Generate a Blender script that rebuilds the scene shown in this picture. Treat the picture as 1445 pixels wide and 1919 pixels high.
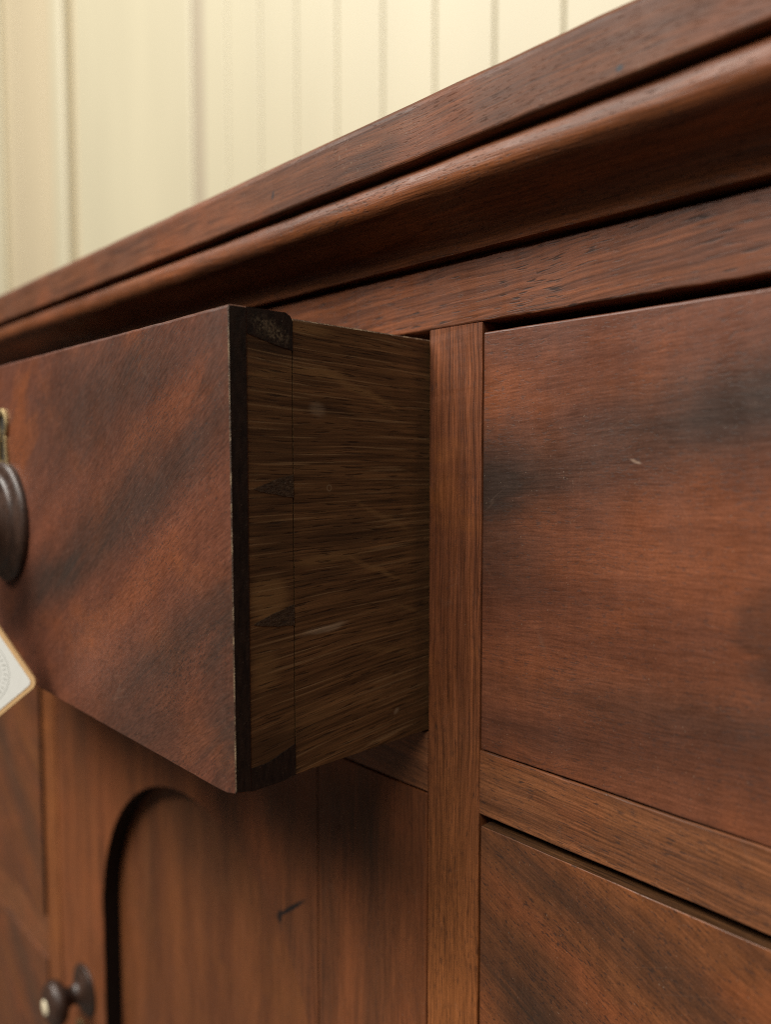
import bpy, bmesh, math, random
from mathutils import Vector, Matrix, noise as mnoise

random.seed(7)
sc = bpy.context.scene
col = sc.collection
for o in list(bpy.data.objects):
    bpy.data.objects.remove(o)

EYE = 0.80                      # height of the lens above the floor
# ------------------------------------------------------------------ camera
cam_d = bpy.data.cameras.new("camera")
cam = bpy.data.objects.new("camera", cam_d)
col.objects.link(cam)
cam.location = (0.0, -0.26, EYE)
yaw, pitch = math.radians(46.5), math.radians(-3.6)
cam.rotation_euler = (math.radians(90) + pitch, 0, yaw)
cam_d.sensor_fit = 'HORIZONTAL'
cam_d.sensor_width = 36.0
cam_d.lens = 1465.0 / 1445.0 * 36.0
cam_d.clip_start = 0.01
cam_d.clip_end = 60.0
cam_d.dof.use_dof = True
cam_d.dof.focus_distance = 0.318
cam_d.dof.aperture_fstop = 6.3
sc.camera = cam

# ------------------------------------------------------------------ light
w = bpy.data.worlds.new("World")
sc.world = w
w.use_nodes = True
bg = w.node_tree.nodes["Background"]
bg.inputs[0].default_value = (1.0, 0.92, 0.82, 1)
bg.inputs[1].default_value = 0.03


def area(name, loc, target, sx, sy, power, colr):
    d = bpy.data.lights.new(name, 'AREA')
    d.shape = 'RECTANGLE'
    d.size, d.size_y = sx, sy
    d.energy = power
    d.color = colr
    o = bpy.data.objects.new(name, d)
    o.location = loc
    o.rotation_euler = (Vector(target) - Vector(loc)).to_track_quat('-Z', 'Y').to_euler()
    col.objects.link(o)
    return o


area("ceiling_lamp", (0.15, -1.80, 2.95), (-0.3, 0.0, 0.70), 2.8, 1.1, 72, (1.0, 0.95, 0.87))
area("ceiling_lamp", (-1.60, -1.95, 2.95), (-0.5, 0.0, 0.65), 2.8, 1.2, 116, (1.0, 0.955, 0.88))
sc.view_settings.view_transform = 'Standard'
sc.view_settings.look = 'None'
sc.view_settings.exposure = 0.0
sc.view_settings.gamma = 1.0
sc.cycles.use_denoising = False
sc.cycles.filter_width = 1.1
sc.cycles.max_bounces = 8


# ------------------------------------------------------------------ node helper
class NT:
    def __init__(s, mat):
        s.t = mat.node_tree
        s.n = s.t.nodes
        s.l = s.t.links

    def new(s, kind, **kw):
        nd = s.n.new(kind)
        for k, v in kw.items():
            setattr(nd, k, v)
        return nd

    def put(s, sock, v):
        if isinstance(v, bpy.types.NodeSocket):
            s.l.new(v, sock)
        elif v is not None:
            sock.default_value = v

    def math(s, op, a, b=None, c=None, clamp=False):
        nd = s.new('ShaderNodeMath', operation=op, use_clamp=clamp)
        s.put(nd.inputs[0], a); s.put(nd.inputs[1], b)
        if c is not None:
            s.put(nd.inputs[2], c)
        return nd.outputs[0]

    def vm(s, op, a, b=None, scale=None):
        nd = s.new('ShaderNodeVectorMath', operation=op)
        s.put(nd.inputs[0], a)
        if b is not None:
            s.put(nd.inputs[1], b)
        if scale is not None:
            s.put(nd.inputs[3], scale)
        return nd.outputs[1] if op in ('LENGTH', 'DOT_PRODUCT') else nd.outputs[0]

    def comb(s, x, y, z):
        nd = s.new('ShaderNodeCombineXYZ')
        s.put(nd.inputs[0], x); s.put(nd.inputs[1], y); s.put(nd.inputs[2], z)
        return nd.outputs[0]

    def sep(s, v):
        nd = s.new('ShaderNodeSeparateXYZ')
        s.put(nd.inputs[0], v)
        return nd.outputs[0], nd.outputs[1], nd.outputs[2]

    def noise(s, v, detail=2.0, rough=0.5, colour=False, scale=1.0):
        nd = s.new('ShaderNodeTexNoise')
        s.put(nd.inputs['Vector'], v)
        nd.inputs['Scale'].default_value = scale
        nd.inputs['Detail'].default_value = detail
        nd.inputs['Roughness'].default_value = rough
        return nd.outputs[1] if colour else nd.outputs[0]

    def rng(s, v, a, b, c=0.0, d=1.0, smooth=False):
        nd = s.new('ShaderNodeMapRange')
        if smooth:
            nd.interpolation_type = 'SMOOTHSTEP'
        s.put(nd.inputs[0], v)
        for i, q in enumerate((a, b, c, d)):
            s.put(nd.inputs[i + 1], q)
        return nd.outputs[0]

    def mix(s, f, a, b, mode='MIX'):
        nd = s.new('ShaderNodeMix', data_type='RGBA', blend_type=mode)
        s.put(nd.inputs[0], f)
        s.put(nd.inputs[6], a if isinstance(a, bpy.types.NodeSocket) else (*a, 1))
        s.put(nd.inputs[7], b if isinstance(b, bpy.types.NodeSocket) else (*b, 1))
        return nd.outputs[2]

    def bump(s, h, strength, dist):
        nd = s.new('ShaderNodeBump')
        nd.inputs['Strength'].default_value = strength
        nd.inputs['Distance'].default_value = dist
        s.put(nd.inputs['Height'], h)
        return nd.outputs[0]


def new_mat(name):
    m = bpy.data.materials.new(name)
    m.use_nodes = True
    t = NT(m)
    return m, t, t.n['Principled BSDF']


ROOT = Vector((-0.476, 0.24, 0.0))      # foot of the sideboard


def mm_coords(t, base=ROOT):
    """millimetres from the front plane, lens height as zero"""
    tc = t.new('ShaderNodeTexCoord')
    v = t.vm('ADD', tc.outputs['Object'], tuple(base - Vector((0, 0, EYE))))
    return t.vm('SCALE', v, scale=1000.0)


def blobs(t, p2, items):
    """soft colour patches for figure, marks and painted reflections: (x, z, half length, half width, angle, strength, softness)"""
    tot = None
    for (x, z, hl, hw, ang, st, soft) in items:
        q = t.vm('SUBTRACT', p2, (x, z, 0))
        r = t.new('ShaderNodeVectorRotate', rotation_type='Z_AXIS')
        t.put(r.inputs['Vector'], q)
        r.inputs['Angle'].default_value = -math.radians(ang)
        q = t.vm('MULTIPLY', r.outputs[0], (1.0 / hl, 1.0 / hw, 0))
        d = t.vm('LENGTH', q)
        g = t.rng(d, 1.0 - soft, 1.0 + soft, st, 0.0, True)
        tot = g if tot is None else t.math('ADD', tot, g)
    return tot


def mahogany(name, axis='x', light=(0.235, 0.083, 0.038), mid=(0.150, 0.054, 0.027), dark=(0.070, 0.043, 0.029),
             bands=None, glow=None, angle=0.0, pore=1.0, rough=0.40, seed=0.0, warp=9.0, ripple=0.0, specks=0.0,
             streak_c=0.13, fibre=1.0, orange=(0.30, 0.088, 0.030), spec=0.5, marks=None, pore_l=0.20, fib_l=0.035, fine_a=0.2, dust=0.5, bump=0.22, hair=0.26, jit=0.5, pore_c=1.75, scr=0.13):
    m, t, b = new_mat(name)
    p = mm_coords(t)
    x, y, z = t.sep(p)
    if axis == 'x':
        a, c, e = x, z, y
    elif axis == 'z':
        a, c, e = z, x, y
    else:
        a, c, e = y, z, x
    if angle:
        ca, sa = math.cos(math.radians(angle)), math.sin(math.radians(angle))
        a2 = t.math('ADD', t.math('MULTIPLY', a, ca), t.math('MULTIPLY', c, sa))
        c = t.math('ADD', t.math('MULTIPLY', a, -sa), t.math('MULTIPLY', c, ca))
        a = a2
    V = t.comb(a, c, e)
    V = t.vm('ADD', V, (seed * 131.7, seed * 57.3, seed * 23.1))
    wob = t.noise(t.vm('MULTIPLY', V, (0.012, 0.03, 0.03)), 2.0)
    wob = t.math('MULTIPLY', t.math('SUBTRACT', wob, 0.5), 9.0)
    V = t.vm('ADD', V, t.comb(0.0, wob, 0.0))
    streak = t.noise(t.vm('MULTIPLY', V, (0.006, streak_c, streak_c)), 3.0, 0.55)
    streak = t.rng(streak, 0.32, 0.70, 0, 1, True)
    fib = t.noise(t.vm('MULTIPLY', V, (fib_l, 1.15, 1.15)), 4.0, 0.6)
    pr = t.noise(t.vm('MULTIPLY', V, (pore_l, pore_c, pore_c)), 1.0, 0.5)
    pmask = t.noise(t.vm('MULTIPLY', V, (0.02, 0.05, 0.05)), 2.0)
    pth = t.rng(pmask, 0.3, 0.7, 0.66, 0.55)
    pores = t.math('MULTIPLY', t.math('SUBTRACT', pr, pth), 9.0, clamp=True)
    blot = t.noise(t.vm('MULTIPLY', p, (0.02, 0.02, 0.03)), 3.0, 0.55)
    base = t.mix(streak, mid, light)
    base = t.mix(t.rng(blot, 0.48, 0.72, 0, 0.55, True), base, orange)
    # large figure, with the reflections painted in among it
    wv = t.noise(t.vm('MULTIPLY', p, (0.025, 0.025, 0.025)), 3.0, 0.55, colour=True)
    wv = t.vm('SCALE', t.vm('SUBTRACT', wv, (0.5, 0.5, 0.5)), scale=warp * 1.8)
    n1 = t.math('SUBTRACT', t.noise(t.vm('MULTIPLY', V, (0.012, 0.11, 0.11)), 3.0, 0.6), 0.5)
    n2 = t.math('SUBTRACT', t.noise(t.vm('MULTIPLY', V, (0.05, 0.75, 0.75)), 3.0, 0.65), 0.5)
    sh = t.math('ADD', t.math('MULTIPLY', n1, warp * 7.0), t.math('MULTIPLY', n2, warp * 3.0))
    gd = (math.cos(math.radians(angle)), math.sin(math.radians(angle)), 0) if axis == 'x' else (0, 1, 0)
    p2 = t.vm('ADD', t.comb(x if axis != 'y' else y, z, 0.0), wv)
    p2 = t.vm('ADD', p2, t.vm('SCALE', gd, scale=sh))
    p2 = t.vm('MULTIPLY', p2, (1, 1, 0))
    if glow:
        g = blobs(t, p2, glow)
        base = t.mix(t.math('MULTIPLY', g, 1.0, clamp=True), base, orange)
    if bands:
        g = blobs(t, p2, bands)
        jn = t.noise(t.vm('MULTIPLY', V, (0.018, 0.42, 0.42)), 4.0, 0.65)
        g = t.math('MULTIPLY', g, t.rng(jn, 0.30, 0.66, jit, 1.68 - jit), clamp=True)
        base = t.mix(g, base, dark)
    if ripple:
        rp = t.noise(t.vm('MULTIPLY', p, (0.22, 0.02, 0.02) if axis == 'x' else (0.02, 0.02, 0.2)), 2.0)
        rp = t.rng(rp, 0.3, 0.7, 1.0 - ripple, 1.0 + ripple)
        base = t.mix(1.0, base, t.comb(rp, rp, rp), 'MULTIPLY')
    f2 = t.rng(fib, 0.27, 0.73, 0.86 - 0.42 * fibre, 0.88 + 0.36 * fibre)
    # hair-thin dark growth lines
    hl = t.noise(t.vm('MULTIPLY', V, (0.008, 0.62, 0.62)), 2.0, 0.5)
    hl = t.math('SUBTRACT', 1.0, t.math('MULTIPLY', t.math('ABSOLUTE', t.math('SUBTRACT', hl, 0.5)), 26.0), clamp=True)
    f2 = t.math('MULTIPLY', f2, t.math('SUBTRACT', 1.0, t.math('MULTIPLY', hl, hair * fibre)))
    base = t.mix(1.0, base, t.comb(f2, f2, f2), 'MULTIPLY')
    base = t.mix(t.math('MULTIPLY', pores, 0.72 * pore), base, (0.022, 0.012, 0.009))
    fine = t.noise(t.vm('SCALE', p, scale=2.2), 2.0)
    f3 = t.rng(fine, 0.3, 0.7, 1 - fine_a, 1 + fine_a)
    base = t.mix(1.0, base, t.comb(f3, f3, f3), 'MULTIPLY')
    du = t.noise(t.vm('SCALE', p, scale=1.15), 1.0, 0.5)
    base = t.mix(t.rng(du, 0.745, 0.80, 0, dust), base, (0.30, 0.22, 0.16))
    for (sa, so_) in ((25.0, 11.0), (-55.0, 47.0), (80.0, 83.0)):
        rr_ = t.new('ShaderNodeVectorRotate', rotation_type='Y_AXIS')
        t.put(rr_.inputs['Vector'], t.vm('ADD', p, (so_ + seed * 17.0, 0, so_ * 2)))
        rr_.inputs['Angle'].default_value = math.radians(sa)
        ln = t.noise(t.vm('MULTIPLY', rr_.outputs[0], (0.012, 0.05, 0.11)), 0.0)
        ln = t.math('SUBTRACT', 1.0, t.math('MULTIPLY', t.math('ABSOLUTE', t.math('SUBTRACT', ln, 0.5)), 95.0), clamp=True)
        lm = t.noise(t.vm('ADD', t.vm('SCALE', p, scale=0.045), (so_, so_, 0)), 1.0)
        ln = t.math('MULTIPLY', ln, t.rng(lm, 0.58, 0.70, 0, scr))
        base = t.mix(ln, base, (0.26, 0.17, 0.12))
    if specks:
        sp = t.noise(t.vm('SCALE', p, scale=0.55), 3.0, 0.65)
        sp2 = t.noise(t.vm('SCALE', p, scale=0.035), 2.0)
        sp = t.math('MULTIPLY', t.rng(sp, 0.66, 0.74, 0, 1), t.rng(sp2, 0.45, 0.62, 0, specks))
        base = t.mix(sp, base, (0.30, 0.22, 0.15))
    if marks:
        for (mx, mz, hl, hw, ang, st, soft, colr) in marks:
            wf = t.noise(t.vm('SCALE', p, scale=0.35), 3.0, 0.6, colour=True)
            wf = t.vm('SCALE', t.vm('SUBTRACT', wf, (0.5, 0.5, 0.5)), scale=1.3)
            q2 = t.vm('ADD', t.comb(x if axis != 'y' else y, z, 0.0), wf)
            q2 = t.vm('MULTIPLY', q2, (1, 1, 0))
            g = blobs(t, q2, [(mx, mz, hl, hw, ang, st, soft)])
            base = t.mix(t.math('MULTIPLY', g, 1.0, clamp=True), base, colr)
    t.put(b.inputs['Base Color'], base)
    rv = t.math('ADD', t.rng(fib, 0.2, 0.8, rough - 0.07, rough + 0.07), t.rng(t.noise(t.vm('MULTIPLY', p, (0.03, 0.03, 0.02)), 4.0, 0.65), 0.3, 0.7, -0.07, 0.11))
    t.put(b.inputs['Roughness'], t.math('ADD', rv, t.math('MULTIPLY', pores, 0.2)))
    b.inputs['Specular IOR Level'].default_value = spec
    h = t.math('SUBTRACT', t.math('MULTIPLY', fib, 0.5), t.math('MULTIPLY', pores, 0.9))
    h = t.math('ADD', h, t.math('MULTIPLY', fine, 0.35))
    t.put(b.inputs['Normal'], t.bump(h, bump, 0.0004))
    return m


def oak_side():
    m, t, b = new_mat("aged_oak")
    p = mm_coords(t)
    x, y, z = t.sep(p)
    # the grain fans: level at the top, rising towards the back lower down
    k = t.rng(z, -120.0, 40.0, -0.10, 0.04)
    c = t.math('ADD', z, t.math('MULTIPLY', y, k))
    V = t.comb(y, c, x)
    wob = t.noise(t.vm('MULTIPLY', V, (0.012, 0.03, 0.03)), 1.0)
    V = t.vm('ADD', V, t.comb(0.0, t.math('MULTIPLY', t.math('SUBTRACT', wob, 0.5), 3.5), 0.0))
    st = t.noise(t.vm('MULTIPLY', V, (0.012, 0.22, 0.2)), 3.0, 0.6)
    fib = t.noise(t.vm('MULTIPLY', V, (0.022, 0.95, 0.95)), 5.0, 0.68)
    pr = t.noise(t.vm('MULTIPLY', V, (0.075, 1.15, 1.15)), 1.0, 0.6)
    po = t.math('MULTIPLY', t.math('SUBTRACT', pr, 0.60), 12.0, clamp=True)
    li = t.noise(t.vm('MULTIPLY', t.vm('ADD', V, (300, 70, 9)), (0.020, 1.05, 1.05)), 0.0, 0.6)
    li = t.math('MULTIPLY', t.math('SUBTRACT', li, 0.67), 16.0, clamp=True)
    base = t.mix(t.rng(st, 0.3, 0.7, 0, 1), (0.068, 0.031, 0.012), (0.168, 0.082, 0.031))
    f = t.rng(fib, 0.30, 0.70, 0.35, 1.62)
    base = t.mix(1.0, base, t.comb(f, f, f), 'MULTIPLY')
    # medullary flecks that sweep across the side
    wv = t.noise(t.vm('SCALE', p, scale=0.06), 2.0, 0.5, colour=True)
    wv = t.vm('SCALE', t.vm('SUBTRACT', wv, (0.5, 0.5, 0.5)), scale=4.0)
    p2 = t.vm('MULTIPLY', t.vm('ADD', t.comb(y, z, 0.0), wv), (1, 1, 0))
    fl = blobs(t, p2, [(-64, 36, 15, 2.0, -3, .85, .6), (-38, 29, 18, 1.5, -17, .85, .6), (-86, 33, 10, 2.2, 2, .5, .6),
                       (-58, -39, 18, 2.2, 4, .8, .6), (-31, -46, 14, 1.3, -24, .75, .6), (-28, -23, 15, 1.1, -25, .6, .6),
                       (-88, -52, 8, 9, 0, .9, .4), (-26, -82, 16, 1.2, -12, .5, .6), (-66, 52, 10, 2, -4, .6, .6),
                       (-90, -80, 6, 8, 0, .6, .6), (-70, -104, 14, 4, 8, .35, .7), (-12, -66, 10, 1.0, -20, .4, .6)])
    base = t.mix(t.math('MULTIPLY', fl, t.rng(fib, 0.3, 0.7, 0.55, 1.0), clamp=True), base, (0.235, 0.125, 0.046))
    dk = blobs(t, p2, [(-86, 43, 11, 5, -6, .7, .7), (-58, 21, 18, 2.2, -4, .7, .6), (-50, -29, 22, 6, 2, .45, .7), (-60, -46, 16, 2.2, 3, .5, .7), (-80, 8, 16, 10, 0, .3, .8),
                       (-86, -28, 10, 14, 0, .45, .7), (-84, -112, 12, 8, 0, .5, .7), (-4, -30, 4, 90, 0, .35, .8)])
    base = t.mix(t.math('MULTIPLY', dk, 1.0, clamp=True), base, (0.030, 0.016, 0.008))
    base = t.mix(t.math('MULTIPLY', po, 0.7), base, (0.016, 0.009, 0.005))
    base = t.mix(t.math('MULTIPLY', li, 0.55), base, (0.26, 0.155, 0.072))
    mk = blobs(t, p2, [(-61, -67.5, 10, 1.3, 4, .7, .5), (-64, 21, 3.4, 2.6, -30, .35, .6), (-20, -111, 1.6, 1.0, 30, .6, .6)])
    base = t.mix(t.math('MULTIPLY', mk, t.rng(fib, 0.3, 0.7, 0.3, 1.0), clamp=True), base, (0.42, 0.31, 0.20))
    # little round drip mark
    d = t.vm('LENGTH', t.vm('SUBTRACT', t.comb(y, z, 0.0), (-58.0, -10.2, 0.0)))
    rg = t.math('SUBTRACT', 1.0, t.math('MULTIPLY', t.math('ABSOLUTE', t.math('SUBTRACT', d, 1.15)), 2.6), clamp=True)
    base = t.mix(t.math('MULTIPLY', rg, 0.45), base, (0.34, 0.25, 0.15))
    t.put(b.inputs['Base Color'], base)
    b.inputs['Roughness'].default_value = 0.58
    b.inputs['Specular IOR Level'].default_value = 0.3
    h = t.math('SUBTRACT', fib, po)
    t.put(b.inputs['Normal'], t.bump(h, 0.35, 0.0005))
    return m


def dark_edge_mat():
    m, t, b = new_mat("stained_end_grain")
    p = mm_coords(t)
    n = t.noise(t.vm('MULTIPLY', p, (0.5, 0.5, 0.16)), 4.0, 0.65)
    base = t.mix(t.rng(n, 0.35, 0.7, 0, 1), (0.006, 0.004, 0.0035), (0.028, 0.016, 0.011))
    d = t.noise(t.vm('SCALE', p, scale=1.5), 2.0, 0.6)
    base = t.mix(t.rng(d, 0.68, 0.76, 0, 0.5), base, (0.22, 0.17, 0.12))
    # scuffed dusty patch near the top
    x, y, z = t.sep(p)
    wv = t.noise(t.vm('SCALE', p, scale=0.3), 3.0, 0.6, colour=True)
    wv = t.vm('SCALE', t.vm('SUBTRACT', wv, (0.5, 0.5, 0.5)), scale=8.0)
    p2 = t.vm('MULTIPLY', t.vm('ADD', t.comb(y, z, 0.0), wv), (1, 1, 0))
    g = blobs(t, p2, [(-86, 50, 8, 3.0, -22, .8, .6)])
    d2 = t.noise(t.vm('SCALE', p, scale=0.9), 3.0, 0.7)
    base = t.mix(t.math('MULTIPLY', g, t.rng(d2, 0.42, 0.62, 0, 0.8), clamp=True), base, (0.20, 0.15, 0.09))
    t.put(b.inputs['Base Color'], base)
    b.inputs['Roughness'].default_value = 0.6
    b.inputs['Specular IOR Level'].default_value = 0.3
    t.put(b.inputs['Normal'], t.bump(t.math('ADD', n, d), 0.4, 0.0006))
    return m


def pin_mat():
    m, t, b = new_mat("dovetail_end_grain")
    p = mm_coords(t)
    n = t.noise(t.vm('MULTIPLY', p, (0.5, 0.35, 0.9)), 4.0, 0.7)
    base = t.mix(t.rng(n, 0.3, 0.7, 0, 1), (0.022, 0.013, 0.008), (0.085, 0.050, 0.026))
    d = t.noise(t.vm('SCALE', p, scale=1.1), 3.0, 0.65)
    base = t.mix(t.rng(d, 0.62, 0.72, 0, 0.7), base, (0.24, 0.18, 0.12))
    t.put(b.inputs['Base Color'], base)
    b.inputs['Roughness'].default_value = 0.6
    b.inputs['Specular IOR Level'].default_value = 0.3
    t.put(b.inputs['Normal'], t.bump(t.math('ADD', n, d), 0.6, 0.001))
    return m


def plain(name, c, rough=0.5, metal=0.0, var=0.12, scale=0.4, spec=0.5, bump=0.0):
    m, t, b = new_mat(name)
    tc = t.new('ShaderNodeTexCoord')
    p = t.vm('SCALE', tc.outputs['Object'], scale=1000.0 * scale)
    n = t.noise(p, 3.0, 0.6)
    f = t.rng(n, 0.3, 0.7, 1 - var, 1 + var)
    t.put(b.inputs['Base Color'], t.mix(1.0, c, t.comb(f, f, f), 'MULTIPLY'))
    t.put(b.inputs['Roughness'], t.rng(n, 0.3, 0.7, max(rough - 0.06, 0.02), rough + 0.06))
    b.inputs['Metallic'].default_value = metal
    b.inputs['Specular IOR Level'].default_value = spec
    if bump:
        t.put(b.inputs['Normal'], t.bump(n, bump, 0.0005))
    return m


# ------------------------------------------------------------------ mesh helpers
def obj(name, bm, mat, parent=None, base=None, smooth=False):
    base = ROOT if base is None else base
    bmesh.ops.translate(bm, verts=bm.verts, vec=-base)
    bmesh.ops.recalc_face_normals(bm, faces=bm.faces)
    me = bpy.data.meshes.new(name)
    bm.to_mesh(me)
    bm.free()
    mats = mat if isinstance(mat, (list, tuple)) else [mat]
    for q in mats:
        me.materials.append(q)
    if smooth:
        for pl in me.polygons:
            pl.use_smooth = True
    o = bpy.data.objects.new(name, me)
    col.objects.link(o)
    if parent is not None:
        o.parent = parent
        if parent.type == 'EMPTY':
            pass
    else:
        o.location = base
    return o


def mmv(x, y, z):
    return Vector((x / 1000.0, y / 1000.0, EYE + z / 1000.0))


def rrect(u0, u1, v0, v1, r=0.8, seg=2):
    """rounded rectangle outline; r may be one radius or four (u0v0, u1v0, u1v1, u0v1)"""
    rs = r if isinstance(r, (list, tuple)) else [r] * 4
    pts = []
    for (cu, cv, a0, rr) in ((u0, v0, 180, rs[0]), (u1, v0, 270, rs[1]), (u1, v1, 0, rs[2]), (u0, v1, 90, rs[3])):
        if rr < 0.01:
            pts.append((cu, cv)); continue
        su = 1 if cu == u0 else -1
        sv = 1 if cv == v0 else -1
        for k in range(seg + 1):
            a = math.radians(a0 + 90.0 * k / seg)
            pts.append((cu + su * rr + rr * math.cos(a), cv + sv * rr + rr * math.sin(a)))
    return pts


def extrude(prof, axis, a0, a1, step=9.0, amp=0.12, cham=0.4, seed=0.0, freq=0.05):
    """profile (two millimetre axes) drawn along a third axis with slightly uneven rings"""
    bm = bmesh.new()
    n = max(2, int(abs(a1 - a0) / step))
    stops = [a0 + (a1 - a0) * k / n for k in range(n + 1)]
    cu = sum(q[0] for q in prof) / len(prof)
    cv = sum(q[1] for q in prof) / len(prof)
    if cham > 0:
        stops = [a0, a0 + cham] + stops[1:-1] + [a1 - cham, a1]
    rings = []
    for i, s in enumerate(stops):
        ring = []
        for (u, v) in prof:
            if cham > 0 and i in (0, len(stops) - 1):
                u2 = u - math.copysign(min(cham, abs(u - cu)), u - cu)
                v2 = v - math.copysign(min(cham, abs(v - cv)), v - cv)
            else:
                u2, v2 = u, v
            nz = mnoise.noise_vector(Vector((s * freq + seed * 7.3, u * 0.06 + seed, v * 0.06))) + \
                mnoise.noise_vector(Vector((s * freq * 6.0 + seed * 3.1, u * 0.5, v * 0.5))) * 0.7
            u2 += nz.x * amp
            v2 += nz.y * amp
            if axis == 'x':
                q = mmv(s, u2, v2)
            elif axis == 'z':
                q = mmv(u2, v2, s)
            else:
                q = mmv(u2, s, v2)
            ring.append(bm.verts.new(q))
        rings.append(ring)
    k = len(prof)
    for i in range(len(rings) - 1):
        for j in range(k):
            bm.faces.new((rings[i][j], rings[i][(j + 1) % k], rings[i + 1][(j + 1) % k], rings[i + 1][j]))
    bm.faces.new(list(reversed(rings[0])))
    bm.faces.new(rings[-1])
    return bm


def box(x0, x1, y0, y1, z0, z1):
    return extrude(rrect(y0, y1, z0, z1, 0.0), 'x', x0, x1, step=1e6, amp=0, cham=0)


def prism(poly, axis, a0, a1, bev=0.0):
    """flat outline pushed through a depth; axis y: outline is (x, z); axis x: outline is (y, z)"""
    bm = bmesh.new()
    f = (lambda p, s: mmv(p[0], s, p[1])) if axis == 'y' else (lambda p, s: mmv(s, p[0], p[1]))
    A = [bm.verts.new(f(p, a0)) for p in poly]
    B = [bm.verts.new(f(p, a1)) for p in poly]
    fa = bm.faces.new(A)
    bm.faces.new(list(reversed(B)))
    n = len(poly)
    for i in range(n):
        bm.faces.new((A[i], A[(i + 1) % n], B[(i + 1) % n], B[i]))
    if bev:
        bmesh.ops.recalc_face_normals(bm, faces=bm.faces)
        bmesh.ops.bevel(bm, geom=list(fa.edges), offset=bev / 1000.0, segments=2, profile=0.5, affect='EDGES')
    return bm


def lathe(prof, centre, seg=48):
    """(radius, distance out of the front) turned about the line leaving the front"""
    bm = bmesh.new()
    rings = []
    for (r, d) in prof:
        if r < 1e-4:
            rings.append([bm.verts.new(mmv(centre[0], centre[1] - d, centre[2]))])
        else:
            rings.append([bm.verts.new(mmv(centre[0] + r * math.cos(2 * math.pi * k / seg), centre[1] - d,
                                           centre[2] + r * math.sin(2 * math.pi * k / seg))) for k in range(seg)])
    for a, b in zip(rings, rings[1:]):
        for k in range(seg):
            k2 = (k + 1) % seg
            if len(a) == 1 and len(b) == 1:
                continue
            if len(a) == 1:
                bm.faces.new((a[0], b[k2], b[k]))
            elif len(b) == 1:
                bm.faces.new((a[k], a[k2], b[0]))
            else:
                bm.faces.new((a[k], a[k2], b[k2], b[k]))
    return bm


def smooth_path(pts, n=6):
    """Catmull-Rom through open points"""
    out = []
    P = [pts[0]] + list(pts) + [pts[-1]]
    for i in range(1, len(P) - 2):
        p0, p1, p2, p3 = P[i - 1], P[i], P[i + 1], P[i + 2]
        for k in range(n):
            s = k / n
            out.append(tuple(0.5 * (2 * b + (c - a) * s + (2 * a - 5 * b + 4 * c - d) * s * s + (3 * b - a - 3 * c + d) * s ** 3)
                             for a, b, c, d in zip(p0, p1, p2, p3)))
    out.append(tuple(pts[-1]))
    return out


# ------------------------------------------------------------------ materials
M_TOP = mahogany("mahogany_top", 'x', light=(0.215, 0.078, 0.033), mid=(0.115, 0.042, 0.020), seed=1, specks=0.9, rough=0.52, pore=0.55, spec=0.30,
                 marks=[(-134.6, 124.5, 1.3, 1.0, 20, .9, .6, (0.03, 0.04, 0.05)), (-322.7, 130.7, 2.0, 0.9, 70, .9, .6, (0.025, 0.025, 0.028)),
                        (-175, 119, 6, 0.8, 0, .8, .6, (0.02, 0.012, 0.008))])
M_OGEE = mahogany("mahogany_ogee", 'x', light=(0.255, 0.082, 0.027), mid=(0.140, 0.045, 0.017), seed=2, rough=0.42, pore=0.75, spec=0.34, pore_l=0.3, pore_c=1.1)
M_RAIL = mahogany("mahogany_rail", 'x', light=(0.265, 0.084, 0.031), mid=(0.140, 0.048, 0.023), spec=0.38, seed=3, pore=1.2, pore_l=0.12, pore_c=1.2, streak_c=0.30, rough=0.42, angle=3)
M_MIDRAIL = mahogany("mahogany_drawer_rail", 'x', light=(0.300, 0.112, 0.044), mid=(0.190, 0.071, 0.030), seed=4, angle=-3, rough=0.42)
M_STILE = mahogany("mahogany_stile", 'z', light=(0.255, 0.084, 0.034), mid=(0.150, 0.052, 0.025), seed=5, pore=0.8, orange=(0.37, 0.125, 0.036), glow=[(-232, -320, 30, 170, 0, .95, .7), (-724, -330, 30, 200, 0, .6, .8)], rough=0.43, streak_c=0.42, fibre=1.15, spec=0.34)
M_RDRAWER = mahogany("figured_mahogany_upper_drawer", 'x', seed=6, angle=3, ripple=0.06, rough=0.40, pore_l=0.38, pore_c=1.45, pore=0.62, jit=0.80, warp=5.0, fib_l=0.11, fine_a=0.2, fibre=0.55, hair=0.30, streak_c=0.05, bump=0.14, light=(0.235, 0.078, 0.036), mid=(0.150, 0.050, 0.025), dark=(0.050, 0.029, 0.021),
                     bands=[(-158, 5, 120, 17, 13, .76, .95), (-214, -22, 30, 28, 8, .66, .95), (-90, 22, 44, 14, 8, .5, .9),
                            (-206, -46, 20, 12, 0, .25, .9), (-92, -56, 14, 18, 0, .60, .35), (-150, -90, 80, 7, 3, .40, .9),  # second patch here: a dark reflection painted into the veneer colour
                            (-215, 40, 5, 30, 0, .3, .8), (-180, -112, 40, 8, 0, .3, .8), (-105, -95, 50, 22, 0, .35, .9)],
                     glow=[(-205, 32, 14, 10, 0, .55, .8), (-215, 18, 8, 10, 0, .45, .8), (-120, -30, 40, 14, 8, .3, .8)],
                     marks=[(-143, 0.4, 2.2, 0.5, -20, .9, .5, (0.26, 0.17, 0.12))])
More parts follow.
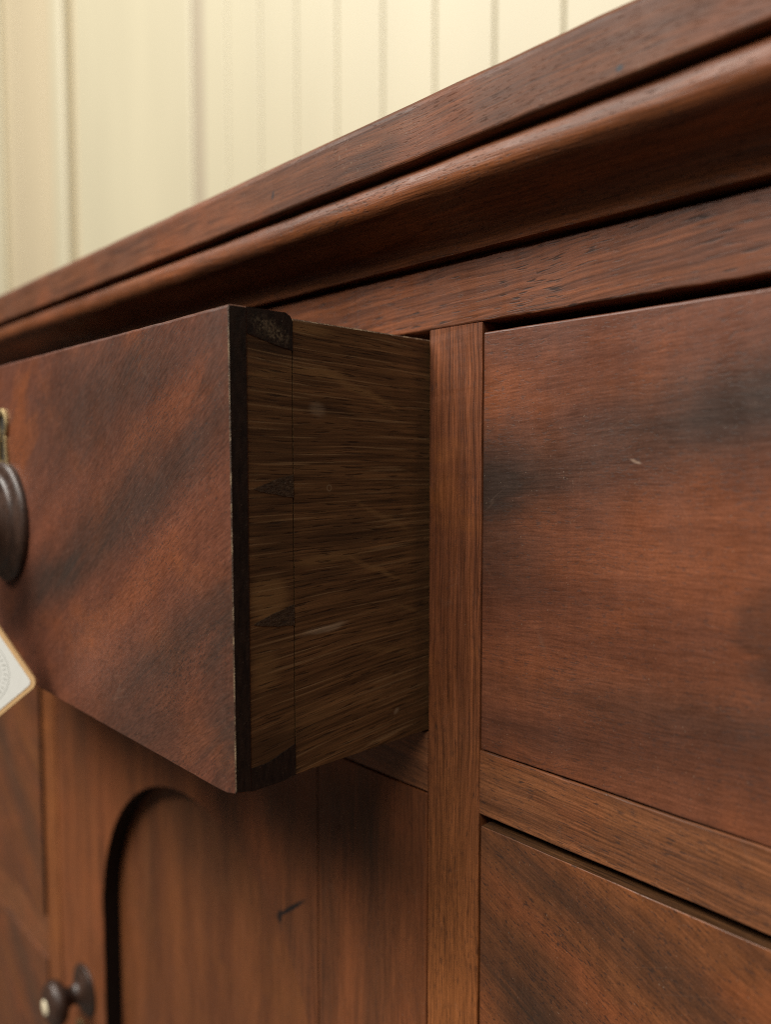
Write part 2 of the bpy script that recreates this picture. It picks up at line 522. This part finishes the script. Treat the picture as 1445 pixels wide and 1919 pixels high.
M_LDRAWER = mahogany("figured_mahogany_lower_drawer", 'x', seed=7, angle=-25, ripple=0.10, rough=0.42, pore_l=0.5, pore_c=1.2, jit=0.65, fib_l=0.12, fine_a=0.2, fibre=0.65, bump=0.15, dark=(0.054, 0.029, 0.018),
                     light=(0.290, 0.098, 0.032), mid=(0.180, 0.063, 0.024),
                     bands=[(-190, -171, 34, 12, -16, .66, .95), (-150, -178, 30, 11, -22, .4, .95), (-186, -214, 40, 17, -24, .66, .95),
                            (-120, -186, 26, 9, -34, .5, .8), (-112, -166, 30, 6, -5, .35, .8), (-160, -245, 40, 14, -25, .7, .7)],
                     glow=[(-185, -192, 24, 6, -28, .6, .7), (-155, -205, 20, 5, -34, .6, .7), (-125, -215, 22, 8, -25, .4, .8)])
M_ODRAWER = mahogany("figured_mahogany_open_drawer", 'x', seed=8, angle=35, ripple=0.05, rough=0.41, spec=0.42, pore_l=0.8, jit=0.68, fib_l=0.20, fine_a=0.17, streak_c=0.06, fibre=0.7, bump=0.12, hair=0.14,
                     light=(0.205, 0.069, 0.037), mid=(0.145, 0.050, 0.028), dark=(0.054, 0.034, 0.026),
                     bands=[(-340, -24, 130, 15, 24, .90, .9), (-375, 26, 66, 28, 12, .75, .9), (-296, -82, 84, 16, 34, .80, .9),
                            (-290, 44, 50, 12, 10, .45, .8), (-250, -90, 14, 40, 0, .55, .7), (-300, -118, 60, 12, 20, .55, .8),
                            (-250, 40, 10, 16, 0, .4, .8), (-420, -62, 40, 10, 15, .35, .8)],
                     glow=[(-458, 18, 16, 30, 0, .8, .4), (-330, -60, 60, 8, 30, .30, .8), (-300, 14, 60, 9, 28, .25, .8)])  # first orange patch and greyish band beside it: light on the polish, painted in
M_DOOR = mahogany("mahogany_door", 'z', seed=9, light=(0.310, 0.100, 0.034), mid=(0.185, 0.061, 0.023), dark=(0.062, 0.030, 0.016), rough=0.47, spec=0.38, fibre=0.7, streak_c=0.06, pore=0.6,
                  bands=[(-300, -185, 30, 22, -40, .55, .8), (-690, -230, 30, 60, 0, .2, .9), (-340, -280, 22, 60, 0, .45, .8), (-355, -195, 22, 22, 0, .35, .8), (-392, -246, 46, 14, -44, .5, .8),
                         (-285, -300, 16, 110, 0, .5, .9), (-318, -300, 8, 110, 0, .4, .9), (-648, -235, 10, 60, 0, .4, .8), (-560, -170, 18, 60, 0, .35, .8)],
                  glow=[(-385, -235, 16, 40, 20, .6, .8), (-300, -250, 10, 60, 0, .35, .8), (-600, -250, 20, 80, 0, .3, .8)],
                  marks=[(-365, -266, 4.0, 1.9, 85, 1, .5, (0.012, 0.010, 0.010)), (-354, -256.5, 16, 1.3, 38, 1, .45, (0.015, 0.012, 0.012))])
M_PANEL = mahogany("mahogany_panel", 'z', seed=10, light=(0.250, 0.084, 0.029), mid=(0.160, 0.054, 0.021), dark=(0.06, 0.033, 0.018), orange=(0.21, 0.074, 0.024), rough=0.47, spec=0.38, fibre=0.7, streak_c=0.05, pore=0.5,
                   bands=[(-480, -260, 60, 40, 0, .35, .9), (-560, -330, 12, 80, 0, .3, .9)])
M_FAR = mahogany("figured_mahogany_far_drawer", 'x', seed=11, angle=-35, rough=0.45, light=(0.240, 0.085, 0.028),
                 bands=[(-800, -330, 90, 16, -40, .5, .8), (-790, -520, 90, 14, -40, .7, .7), (-880, -250, 60, 20, -40, .5, .8)])
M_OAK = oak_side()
M_EDGE = dark_edge_mat()
def worn_mat():
    m, t, b = new_mat("rubbed_veneer_edge")
    p = mm_coords(t)
    n = t.noise(t.vm('SCALE', p, scale=0.16), 3.0, 0.6)
    n2 = t.noise(t.vm('SCALE', p, scale=1.3), 3.0, 0.7)
    base = t.mix(t.rng(t.math('ADD', n, t.math('MULTIPLY', n2, 0.7)), 0.80, 1.02, 0, 1), (0.085, 0.045, 0.027), (0.36, 0.25, 0.15))
    t.put(b.inputs['Base Color'], base)
    b.inputs['Roughness'].default_value = 0.5
    t.put(b.inputs['Normal'], t.bump(n2, 0.6, 0.0008))
    return m


M_WORN = worn_mat()
M_OAKTOP = mahogany("bare_drawer_edge", 'x', seed=14, light=(0.15, 0.066, 0.025), mid=(0.075, 0.033, 0.014), orange=(0.18, 0.075, 0.026), rough=0.6, spec=0.2, streak_c=0.5, fibre=1.3)
M_PIN = pin_mat()
M_REVEAL = plain("shade_black_reveal", (0.010, 0.007, 0.006), 0.6, 0, 0.3, 0.2, 0.2)  # near-black colour stands in for shade on the arch's inner faces
M_DARKWOOD = plain("dark_inner_wood", (0.05, 0.032, 0.02), 0.7, 0, 0.3, 0.1)
M_KNOB = mahogany("dark_turned_wood", 'z', seed=12, light=(0.070, 0.036, 0.024), mid=(0.036, 0.020, 0.014), orange=(0.075, 0.036, 0.022), rough=0.36, pore=0.5, spec=0.5)
M_IVORY = plain("ivory_inlay", (0.88, 0.77, 0.54), 0.35, 0, 0.05)
M_BRASS = plain("old_brass", (0.55, 0.42, 0.22), 0.46, 1.0, 0.25, 0.5)
M_HOLE = plain("keyhole_dark", (0.03, 0.025, 0.018), 0.7)
M_TAGBODY = plain("tan_tag_edge", (0.72, 0.46, 0.22), 0.6, 0, 0.05)
M_TAGFACE = plain("tag_paper", (0.88, 0.885, 0.83), 0.6, 0, 0.02)
M_SEAL = plain("grey_print", (0.40, 0.41, 0.37), 0.6, 0, 0.05)
M_STRING = plain("tag_string", (0.55, 0.42, 0.22), 0.7, 0, 0.15)
M_FLOOR = plain("floor_boards", (0.06, 0.042, 0.03), 0.5, 0, 0.25, 0.02)


def wall_paint(name, c):
    m, t, b = new_mat(name)
    tc = t.new('ShaderNodeTexCoord')
    p = tc.outputs['Object']
    n = t.noise(t.vm('MULTIPLY', p, (6.0, 6.0, 1.2)), 3.0, 0.55)
    f = t.rng(n, 0.3, 0.7, 0.96, 1.04)
    t.put(b.inputs['Base Color'], t.mix(1.0, c, t.comb(f, f, f), 'MULTIPLY'))
    b.inputs['Roughness'].default_value = 0.45
    t.put(b.inputs['Normal'], t.bump(t.noise(t.vm('SCALE', p, scale=300.0), 2.0), 0.1, 0.0005))
    return m


M_WALL = wall_paint("cream_wall_paint", (0.585, 0.53, 0.372))
M_CASING = wall_paint("beige_casing_paint", (0.58, 0.49, 0.33))

M_STRIP = wall_paint("taupe_gap_shade", (0.45, 0.385, 0.275))  # shade of the wall's gaps, put into the taupe colour

# ------------------------------------------------------------------ setting: floor and wall
fl = bmesh.new()
q = [fl.verts.new(Vector(v)) for v in ((-5, -4, 0), (4, -4, 0), (4, 0.62, 0), (-5, 0.62, 0))]
fl.faces.new(q)
floor = obj("floor", fl, M_FLOOR, base=Vector((0, 0, 0)))
floor["kind"] = "structure"

WB = Vector((-0.6, 0.52, 0.0))
wallbm = bmesh.new()
bmesh.ops.create_cube(wallbm, size=1.0, matrix=Matrix.Translation((-0.6, 0.580, 1.35)) @ Matrix.Diagonal((5.6, 0.06, 2.7, 1)))
wall = obj("wall", wallbm, M_STRIP, base=WB)
wall["kind"] = "structure"


def board(x0, x1, yf, name="wall_board", mat=None, r=4.0, thick=30.0):
    bm = extrude(rrect(x0, x1, yf, yf + thick, (r, r, 0, 0), 3), 'z', -EYE * 1000 + 2, 1900, step=1e6, amp=0, cham=0)
    return obj(name, bm, mat or M_WALL, wall, WB)


xs = [-1276.0, -1197.5] + [-1099.0 + 97.3 * k for k in range(0, 24)]
for i in range(len(xs) - 1):
    board(xs[i] + 0.8, xs[i + 1] - 0.8, 500.0, r=3.2)
board(-1316, -1277, 503.0, "wall_strip", M_STRIP, r=1.0, thick=30)  # fills the wide gap; its darker colour stands for the shade there
board(-1838, -1318, 500.0, "wall_panel", r=6.0)
board(-1886, -1842, 512.0, "casing_strip", M_CASING, r=4.0, thick=40)
board(-1962, -1888, 488.0, "casing_strip", M_WALL, r=16.0, thick=42)
for (a, b_, yy) in ((-2035, -1963, 498), (-2110, -2035.5, 497), (-2200, -2110.5, 498.5), (-2300, -2200.5, 497)):
    board(a, b_, yy, "casing_strip", M_CASING, r=2.0, thick=34)
board(-2620, -2302, 482.0, "casing_strip", M_WALL, r=6.0, thick=60)

# ------------------------------------------------------------------ the sideboard
side = bpy.data.objects.new("sideboard", None)
side.location = ROOT
col.objects.link(side)
side["label"] = "old dark mahogany sideboard with its middle drawer pulled open above an arched door"
side["category"] = "sideboard"


def part(name, bm, mat, parent=None, smooth=False, label=None):
    o = obj(name, bm, mat, parent or side, ROOT, smooth)
    if label:
        o["label"] = label
    return o


def group_part(name, label=None):
    """a part that is only the holder of its pieces"""
    o = bpy.data.objects.new(name, None)
    o.parent = side
    col.objects.link(o)
    if label:
        o["label"] = label
    return o


XL, XR = -1099.0, 147.0
SL = (-739.0, -708.0)          # left inner stile
SR = (-245.4, -214.5)          # right inner stile
FOOT = -EYE * 1000

# top board with softened nose
tp = rrect(-30.0, 470.0, 121.0, 145.6, (1.6, 0.5, 0.5, 4.5), 4)
part("top_board", extrude(tp, 'x', XL - 34, XR + 34, step=12, amp=0.22, seed=1), M_TOP)
# ogee frieze moulding
face = smooth_path([(-25.0, 119.9), (-26.6, 117.0), (-27.4, 113.0), (-26.8, 109.2), (-23.6, 105.6), (-17.8, 102.8),
                    (-11.8, 100.4), (-7.4, 97.2), (-5.0, 93.0), (-4.0, 88.9)], 4)
og = face + [(6.0, 88.9), (12.0, 94.0), (12.0, 120.4), (-23.5, 120.4)]
ob = extrude(og, 'x', XL - 8, XR + 8, step=12, amp=0.20, seed=2)
part("ogee_moulding", ob, M_OGEE, smooth=False)
# top rail
part("top_rail", extrude(rrect(0.0, 24.0, 59.6, 86.4, (0.7, 0.2, 0.2, 0.6)), 'x', XL, XR, step=3, amp=0.22, seed=3, freq=0.09), M_RAIL)
# frame uprights
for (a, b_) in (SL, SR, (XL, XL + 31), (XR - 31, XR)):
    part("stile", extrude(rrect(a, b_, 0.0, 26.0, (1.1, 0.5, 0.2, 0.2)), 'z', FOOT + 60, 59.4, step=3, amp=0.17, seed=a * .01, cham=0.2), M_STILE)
# rails between the drawers
for (a, b_) in ((SL[1] + .15, SR[0] - .15), (SR[1] + .15, XR - 31.2), (XL + 31.2, SL[0] - .15)):
    part("drawer_rail", extrude(rrect(0.25, 24.0, -153.8, -125.3, (0.6, 0.2, 0.2, 0.6)), 'x', a, b_, step=7, amp=0.16, seed=a * .013, cham=0.1), M_MIDRAIL)
for (a, b_) in ((SR[1] + .15, XR - 31.2), (XL + 31.2, SL[0] - .15)):
    part("drawer_rail", extrude(rrect(0.25, 24.0, -467.0, -429.0, (0.6, 0.2, 0.2, 0.6)), 'x', a, b_, step=12, amp=0.14, seed=a * .017, cham=0.1), M_MIDRAIL)
# carcass
part("side_panel", box(XL, XL + 20, 26.5, 452, FOOT + 20, 120.6), M_OGEE)
part("side_panel", box(XR - 20, XR, 26.5, 452, FOOT + 20, 120.6), M_OGEE)
part("back_panel", box(XL + 20.5, XR - 20.5, 440, 452, FOOT + 20, 120.6), M_DARKWOOD)
part("bottom_board", box(XL + 20.5, XR - 20.5, 26.5, 439, FOOT + 60, FOOT + 78), M_DARKWOOD)
for (a, b_) in (SL, SR):
    part("partition", box(a + 6, b_ - 6, 26.6, 439, FOOT + 79, 88), M_DARKWOOD)
part("dust_board", box(SL[1] - 5, SR[0] + 5, 24.6, 439, -149, -139), M_DARKWOOD)
part("dust_board", box(SR[1] - 5, XR - 22, 24.6, 439, -149, -139), M_DARKWOOD)
part("dust_board", box(XL + 22, SL[0] + 5, 24.6, 439, -149, -139), M_DARKWOOD)
part("plinth", box(XL - 6, XR + 6, -6, 446, FOOT + 1, FOOT + 59), M_OGEE)


# closed drawers
def drawer_front(x0, x1, z0, z1, mat, seed, rtop=0.9, y=0.3, cham=0.8):
    return extrude(rrect(y, y + 20, z0, z1, (0.7, 0.2, 0.2, rtop), 3), 'x', x0, x1, step=6, amp=0.16, seed=seed, cham=cham)


def dark_ends(o):
    o.data.materials.append(M_EDGE)
    for pl in o.data.polygons:
        if abs(pl.normal.x) > 0.9:
            pl.material_index = 1


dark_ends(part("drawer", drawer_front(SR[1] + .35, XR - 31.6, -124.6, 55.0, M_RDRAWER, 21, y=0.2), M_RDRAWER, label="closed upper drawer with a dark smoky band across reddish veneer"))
lower = drawer_front(SR[1] + .6, XR - 31.6, -426.0, -158.3, M_LDRAWER, 22, rtop=0.45, y=-0.6, cham=1.6)
dark_ends(part("drawer", lower, M_LDRAWER, label="closed lower drawer with slanting dark and orange figure"))
lo_ = [o for o in side.children if o.get("label", "").startswith("closed lower drawer")][0]
lo_.data.materials.append(M_OAKTOP)
for pl in lo_.data.polygons:
    if pl.normal.z > 0.9:
        pl.material_index = 2
dark_ends(part("drawer", drawer_front(XL + 31.6, SL[0] - 4.0, -124.6, 55.6, M_FAR, 23), M_FAR, label="closed far upper drawer"))
dark_ends(part("drawer", drawer_front(XL + 31.6, SL[0] - 2.0, -427.0, -155.5, M_FAR, 24, y=-2.2, cham=0.3), M_FAR, label="closed far middle drawer beside the door"))
dark_ends(part("drawer", drawer_front(XL + 31.6, SL[0] - 2.0, FOOT + 62, -470.0, M_FAR, 25, y=-0.6, cham=0.3), M_FAR, label="closed far bottom drawer"))
dark_ends(part("drawer", drawer_front(SR[1] + .6, XR - 31.6, FOOT + 62, -470.0, M_LDRAWER, 26), M_LDRAWER, label="closed bottom drawer under the lower drawer"))

# ------------------------------------------------------------------ the open drawer
dr = group_part("drawer", "middle drawer pulled forward, showing its dark oak side and dovetails")
DX0, DX1 = SL[1] + 1.0, SR[0] - 0.2
ZB, ZT = -124.8, 57.0
prof = rrect(-105.0, -97.0, ZB, ZT, (0.5, 0.2, 0.2, 1.3), 3)
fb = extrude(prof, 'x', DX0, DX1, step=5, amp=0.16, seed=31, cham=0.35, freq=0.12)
for v_ in fb.verts:
    lx, ly, lz = v_.co.x * 1000, v_.co.y * 1000, (v_.co.z - EYE) * 1000
    if lx > DX1 - 6 and lz < ZB + 3 and ly < -99:
        k_ = (lx - (DX1 - 6)) / 6.0
        v_.co.z += 0.0011 * k_
        v_.co.y += 0.0008 * k_
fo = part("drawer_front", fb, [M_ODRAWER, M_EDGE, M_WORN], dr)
for pl in fo.data.polygons:
    if pl.normal.x > 0.8:
        pl.material_index = 1
    elif pl.normal.y < -0.2 and (pl.normal.x > 0.25 or pl.normal.z < -0.35):
        pl.material_index = 2
part("drawer_front_backing", box(DX0 + 13, DX1 - 12.6, -96.9, -76.2, ZB + 1, ZT + 0.2), M_EDGE, dr)
# sides: grooved where the gauge line was scribed
for xo, sgn in ((DX1 - 0.5, 1), (DX0 + 0.5, -1)):
    xi = xo - sgn * 12.0
    outline = [(xi, -96.8), (xo, -96.8), (xo, -76.4), (xo - sgn * 1.4, -76.25), (xo - sgn * 1.4, -75.9), (xo, -75.7), (xo, 225.0), (xi, 225.0)]
    bm = bmesh.new()
    lo, hi = ZB + 0.8, 54.9
    nz = 41
    rings = []
    for k in range(nz + 1):
        zz = lo + (hi - lo) * k / 40 if k <= 40 else hi + 0.01
        rings.append([bm.verts.new(mmv(px + (mnoise.noise(Vector((zz * .05, py * .05, sgn * 3.0))) * 0.15 if px != xi else 0),
                                       py, zz + (mnoise.noise(Vector((py * .1, 7.7, zz))) * 0.4 if k == nz else 0))) for (px, py) in outline])
    for q_, (px, py) in zip(rings[-1], outline):
        if px != xi:
            q_.co.x -= sgn * 0.0005
            q_.co.z += 0.0004
    m_ = len(outline)
    for k in range(nz):
        for j in range(m_):
            bm.faces.new((rings[k][j], rings[k][(j + 1) % m_], rings[k + 1][(j + 1) % m_], rings[k + 1][j]))
    bm.faces.new(rings[0])
    bm.faces.new(list(reversed(rings[-1])))
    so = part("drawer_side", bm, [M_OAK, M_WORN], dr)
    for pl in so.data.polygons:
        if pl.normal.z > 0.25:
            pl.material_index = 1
# dovetail pins: wedges of the front showing in the side
xo = DX1 - 0.5
for poly in ([(-96.9, ZT + .1), (-96.9, 47.6), (-93.0, 46.6), (-84.0, 44.6), (-76.1, 43.0), (-76.1, 54.6), (-77.2, 56.2), (-79.4, 57.2)],
             [(-76.1, -4.6), (-82.0, -5.6), (-90.0, -8.2), (-94.6, -9.8), (-90.0, -11.2), (-82.0, -12.6), (-76.1, -13.6)],
             [(-76.1, -55.6), (-84.0, -57.4), (-91.0, -59.4), (-95.0, -61.2), (-91.0, -62.2), (-84.0, -63.2), (-76.1, -63.9)],
             [(-96.9, -116.0), (-90.0, -116.0), (-83.0, -113.8), (-76.1, -111.6), (-76.1, ZB + 0.6), (-82.0, ZB - .2), (-96.9, ZB - .2)]):
    rag = []
    for k, (py, pz) in enumerate(poly):
        qy, qz = poly[(k + 1) % len(poly)]
        for j in range(4):
            f_ = j / 4.0
            yy_, zz_ = py + (qy - py) * f_, pz + (qz - pz) * f_
            jit = mnoise.noise(Vector((yy_ * .9, zz_ * .9, 4.2))) * 0.45 if yy_ < -77 and ZB < zz_ < ZT - 1 else 0.0
            rag.append((yy_, zz_ + jit))
    poly = rag
    part("dovetail_pin", prism(poly, 'x', xo - 11.0, xo + 0.22, 0.0), M_EDGE if max(q_[1] for q_ in poly) > 50 or min(q_[1] for q_ in poly) < -120 else M_PIN, dr)
part("drawer_back", box(DX0 + 13, DX1 - 13, 214, 224, ZB + 14, 45), M_OAK, dr)
part("drawer_bottom", box(DX0 + 12.8, DX1 - 12.8, -76.0, 213, ZB + 6, ZB + 13), M_OAK, dr)

KNOB = [(0, -1.0), (35, -1.0), (35.2, 1.4), (34.6, 3.2), (32.5, 4.6), (29.6, 5.4), (27.8, 6.4), (26.4, 7.6), (22.0, 9.4), (16.5, 12.4), (13.0, 17.0),
        (12.2, 21.5), (14.0, 26.0), (19.5, 30.0), (26.0, 33.6), (29.6, 38.0), (30.2, 43.0), (28.0, 48.0), (23.0, 52.2), (16.0, 55.0), (9.0, 56.2), (6.6, 56.5)]


def knob(cx, y, cz, s, parent):
    pr = [(r * s, d * s) for r, d in KNOB] + [(6.6 * s, 55.4 * s), (0, 55.4 * s)]
    part("knob", lathe(smooth_path(pr[1:21], 3), (cx, y, cz)), M_KNOB, parent, True)
    part("knob_inlay", lathe([(10.4 * s, 53.6 * s), (10.4 * s, 56.2 * s), (8.2 * s, 57.3 * s), (3 * s, 57.8 * s), (0, 58.0 * s)], (cx, y, cz), 32), M_IVORY, parent, True)


def escutcheon(cx, y, cz, s, parent):
    """brass keyhole rim: round head over a flared skirt"""
    def outline(g):
        pts = []
        r = (7.4 + g) * s
        for k in range(17):
            a = math.radians(-52 + 284.0 * k / 16)
            pts.append((cx + r * math.cos(a), cz + r * math.sin(a)))
        hw = (6.4 + g) * s
        pts += [(cx - (4.4 + g) * s, cz - 9.5 * s), (cx - hw, cz - (22.6 + g) * s), (cx + hw, cz - (22.6 + g) * s), (cx + (4.4 + g) * s, cz - 9.5 * s)]
        return pts
    O, I = outline(1.9), outline(-1.6)
    bm = bmesh.new()
    n = len(O)
    L = [[bm.verts.new(mmv(p[0], yy, p[1])) for p in Q] for Q, yy in ((O, y + .5), (O, y - 1.3), (outline(.6), y - 1.9), (I, y - 1.6), (I, y + .5))]
    for A, B in zip(L, L[1:] + L[:1]):
        for k in range(n):
            bm.faces.new((A[k], A[(k + 1) % n], B[(k + 1) % n], B[k]))
    part("escutcheon", bm, M_BRASS, parent)
    part("keyhole", prism(outline(-1.2), 'y', y - 0.35, y + 0.4), M_HOLE, parent)


knob(-487.0, -105.0, -34.5, 1.0, dr)
escutcheon(-489.0, -105.0, 22.5, 1.0, dr)

# ------------------------------------------------------------------ the door with its arched panel
door = group_part("door", "door under the open drawer with a sunken round-arched panel")
DL, DRt, DTOP, DBOT = -707.0, -246.3, -154.9, FOOT + 63
AX, AZ, AR = -471.5, -370.0, 142.5
IL, IR = AX - AR, AX + AR
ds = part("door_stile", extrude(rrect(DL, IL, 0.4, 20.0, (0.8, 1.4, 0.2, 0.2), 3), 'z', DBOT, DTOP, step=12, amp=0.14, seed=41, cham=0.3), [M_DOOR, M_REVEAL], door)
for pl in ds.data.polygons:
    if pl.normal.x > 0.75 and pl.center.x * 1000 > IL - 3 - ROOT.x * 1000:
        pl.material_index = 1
part("door_stile", extrude(rrect(IR + .55, DRt, 0.5, 20.0, (0.5, 0.8, 0.2, 0.2), 3), 'z', DBOT, DTOP, step=12, amp=0.14, seed=42, cham=0.3), M_DOOR, door)
arc = [(AX + AR * math.cos(math.radians(a)), AZ + AR * math.sin(math.radians(a))) for a in [180 - 180 * k / 48 for k in range(49)]]
sp = [(IL + .02, DTOP)] + arc + [(IR - .02, DTOP)]
bm = bmesh.new()
rows = []
for (yy, grow) in ((20.0, 0.0), (1.6, 0.0), (0.9, 0.4), (0.55, 1.2)):
    rr = AR + grow
    rows.append([bm.verts.new(mmv(AX + min(max(rr * math.cos(math.radians(180 - 180 * k / 48)), -AR + .02), AR - .02), yy,
                                  AZ + rr * math.sin(math.radians(180 - 180 * k / 48)))) for k in range(49)])
top = [bm.verts.new(mmv(AX - AR + .02 + (2 * AR - .04) * k / 48, 0.55, DTOP)) for k in range(49)]
topb = [bm.verts.new(mmv(AX - AR + .02 + (2 * AR - .04) * k / 48, 20.0, DTOP)) for k in range(49)]
for A, B in zip([topb] + rows + [top], rows + [top] + [topb]):
    for k in range(48):
        bm.faces.new((A[k], A[k + 1], B[k + 1], B[k]))
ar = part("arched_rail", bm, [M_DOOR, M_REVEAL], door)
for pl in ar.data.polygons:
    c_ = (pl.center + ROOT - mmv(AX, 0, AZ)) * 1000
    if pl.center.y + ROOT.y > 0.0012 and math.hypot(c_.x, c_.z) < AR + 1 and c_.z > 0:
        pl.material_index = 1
part("door_panel", box(IL + .2, IR - .2, 15.0, 19.4, DBOT + 60, AZ + AR - 1), M_PANEL, door)
part("door_rail", box(IL + .2, IR - .2, 0.5, 20.0, DBOT, DBOT + 59.6), M_DOOR, door)
knob(-654.0, 0.4, -457.0, 0.62, door)
escutcheon(-666.0, 0.4, -499.0, 0.85, door)

# ------------------------------------------------------------------ the hanging tag
th = math.radians(33.0)
C = mmv(-419.9, -113.0, -116.1)
e1 = Vector((-math.cos(th), -math.sin(th), 0.0))       # to the left along the card
up = Vector((0, 0, 1))
nrm = e1.cross(up).normalized()
if nrm.y > 0:
    nrm = -nrm
# two edges leaving the right-hand corner, square to each other in the card's own plane
aU = math.radians(52.0)
dU = e1 * math.cos(aU) + up * math.sin(aU)
dD = e1 * math.cos(aU - math.pi / 2) + up * math.sin(aU - math.pi / 2)
TAGB = C + (dU + dD) * 0.025


def card(size, inset, r, d0, d1):
    s = size
    pts = []
    for (cu, cv, a0) in ((inset + r, inset + r, 180), (s - inset - r, inset + r, 270), (s - inset - r, s - inset - r, 0), (inset + r, s - inset - r, 90)):
        for k in range(7):
            a = math.radians(a0 + 15 * k)
            pts.append((cu + r * math.cos(a), cv + r * math.sin(a)))
    bm_ = bmesh.new()
    f = lambda p, d: C + dU * (p[0] / 1000) + dD * (p[1] / 1000) + nrm * (d / 1000)
    A = [bm_.verts.new(f(p, d0)) for p in pts]
    B = [bm_.verts.new(f(p, d1)) for p in pts]
    bm_.faces.new(A)
    bm_.faces.new(list(reversed(B)))
    for k in range(len(pts)):
        k2 = (k + 1) % len(pts)
        bm_.faces.new((A[k], A[k2], B[k2], B[k]))
    return bm_


tag = bpy.data.objects.new("hanging_tag", None)
tag.location = TAGB
col.objects.link(tag)
tag["label"] = "white square tag with tan border hanging from the open drawer's knob"
tag["category"] = "tag"
obj("tag_card", card(50, 0, 4.2, 0.0, 1.3), M_TAGBODY, tag, TAGB)
obj("tag_face", card(50, 2.5, 2.6, 1.31, 1.5), M_TAGFACE, tag, TAGB)
# circular seal print
seal = bmesh.new()
cc = C + (dU + dD) * 0.025 + nrm * 0.00154


def ring(r0, r1, n=72):
    for k in range(n):
        a, b_ = 2 * math.pi * k / n, 2 * math.pi * (k + 1) / n
        vs = [seal.verts.new(cc + (e1 * math.cos(t_) + up * math.sin(t_)) * (r_ / 1000)) for t_, r_ in ((a, r0), (b_, r0), (b_, r1), (a, r1))]
        seal.faces.new(vs)


ring(17.6, 17.9)
ring(12.2, 12.4)
for k in range(38):
    a = 2 * math.pi * k / 38
    wd = 0.0165 + 0.006 * ((k * 7) % 3)
    for (r0, r1, a0, a1) in ((14.0, 16.2, a, a + wd), (15.7, 16.2, a + wd, a + wd * 2.4)) if k % 3 else ((14.0, 16.2, a, a + wd), (14.0, 14.5, a + wd, a + wd * 2.2)):
        seal.faces.new([seal.verts.new(cc + (e1 * math.cos(t_) + up * math.sin(t_)) * (r_ / 1000)) for t_, r_ in ((a0, r0), (a1, r0), (a1, r1), (a0, r1))])
obj("seal_print", seal, M_SEAL, tag, TAGB)
# string from the card's upper corner round the knob's neck
hole = C + dU * 0.046 + dD * 0.006 + nrm * 0.0018
nk = mmv(-483, -105 - 20, -34.5)
pts = [hole, hole.lerp(nk, 0.5) + Vector((0.002, -0.006, -0.004)), nk + Vector((0.0125, 0, -0.006)), nk + Vector((0.0135, 0, 0.0)),
       nk + Vector((0.008, 0, 0.0115)), nk + Vector((-0.003, 0, 0.0135)), nk + Vector((-0.0125, 0, 0.005)), nk + Vector((-0.0115, 0, -0.008)),
       hole.lerp(nk, 0.45) + Vector((-0.004, -0.006, -0.002)), hole]
path = smooth_path([tuple(p) for p in pts], 6)
sb = bmesh.new()
prev = None
for i, p in enumerate(path):
    p = Vector(p)
    d = (Vector(path[min(i + 1, len(path) - 1)]) - Vector(path[max(i - 1, 0)])).normalized()
    s1 = d.orthogonal().normalized() if prev is None else (prev - d * prev.dot(d)).normalized()
    prev = s1
    s2 = d.cross(s1)
    rg = [sb.verts.new(p + (s1 * math.cos(math.pi * k / 4) + s2 * math.sin(math.pi * k / 4)) * 0.0007) for k in range(8)]
    if i:
        for k in range(8):
            sb.faces.new((last[k], last[(k + 1) % 8], rg[(k + 1) % 8], rg[k]))
    last = rg
obj("string", sb, M_STRING, tag, TAGB, True)
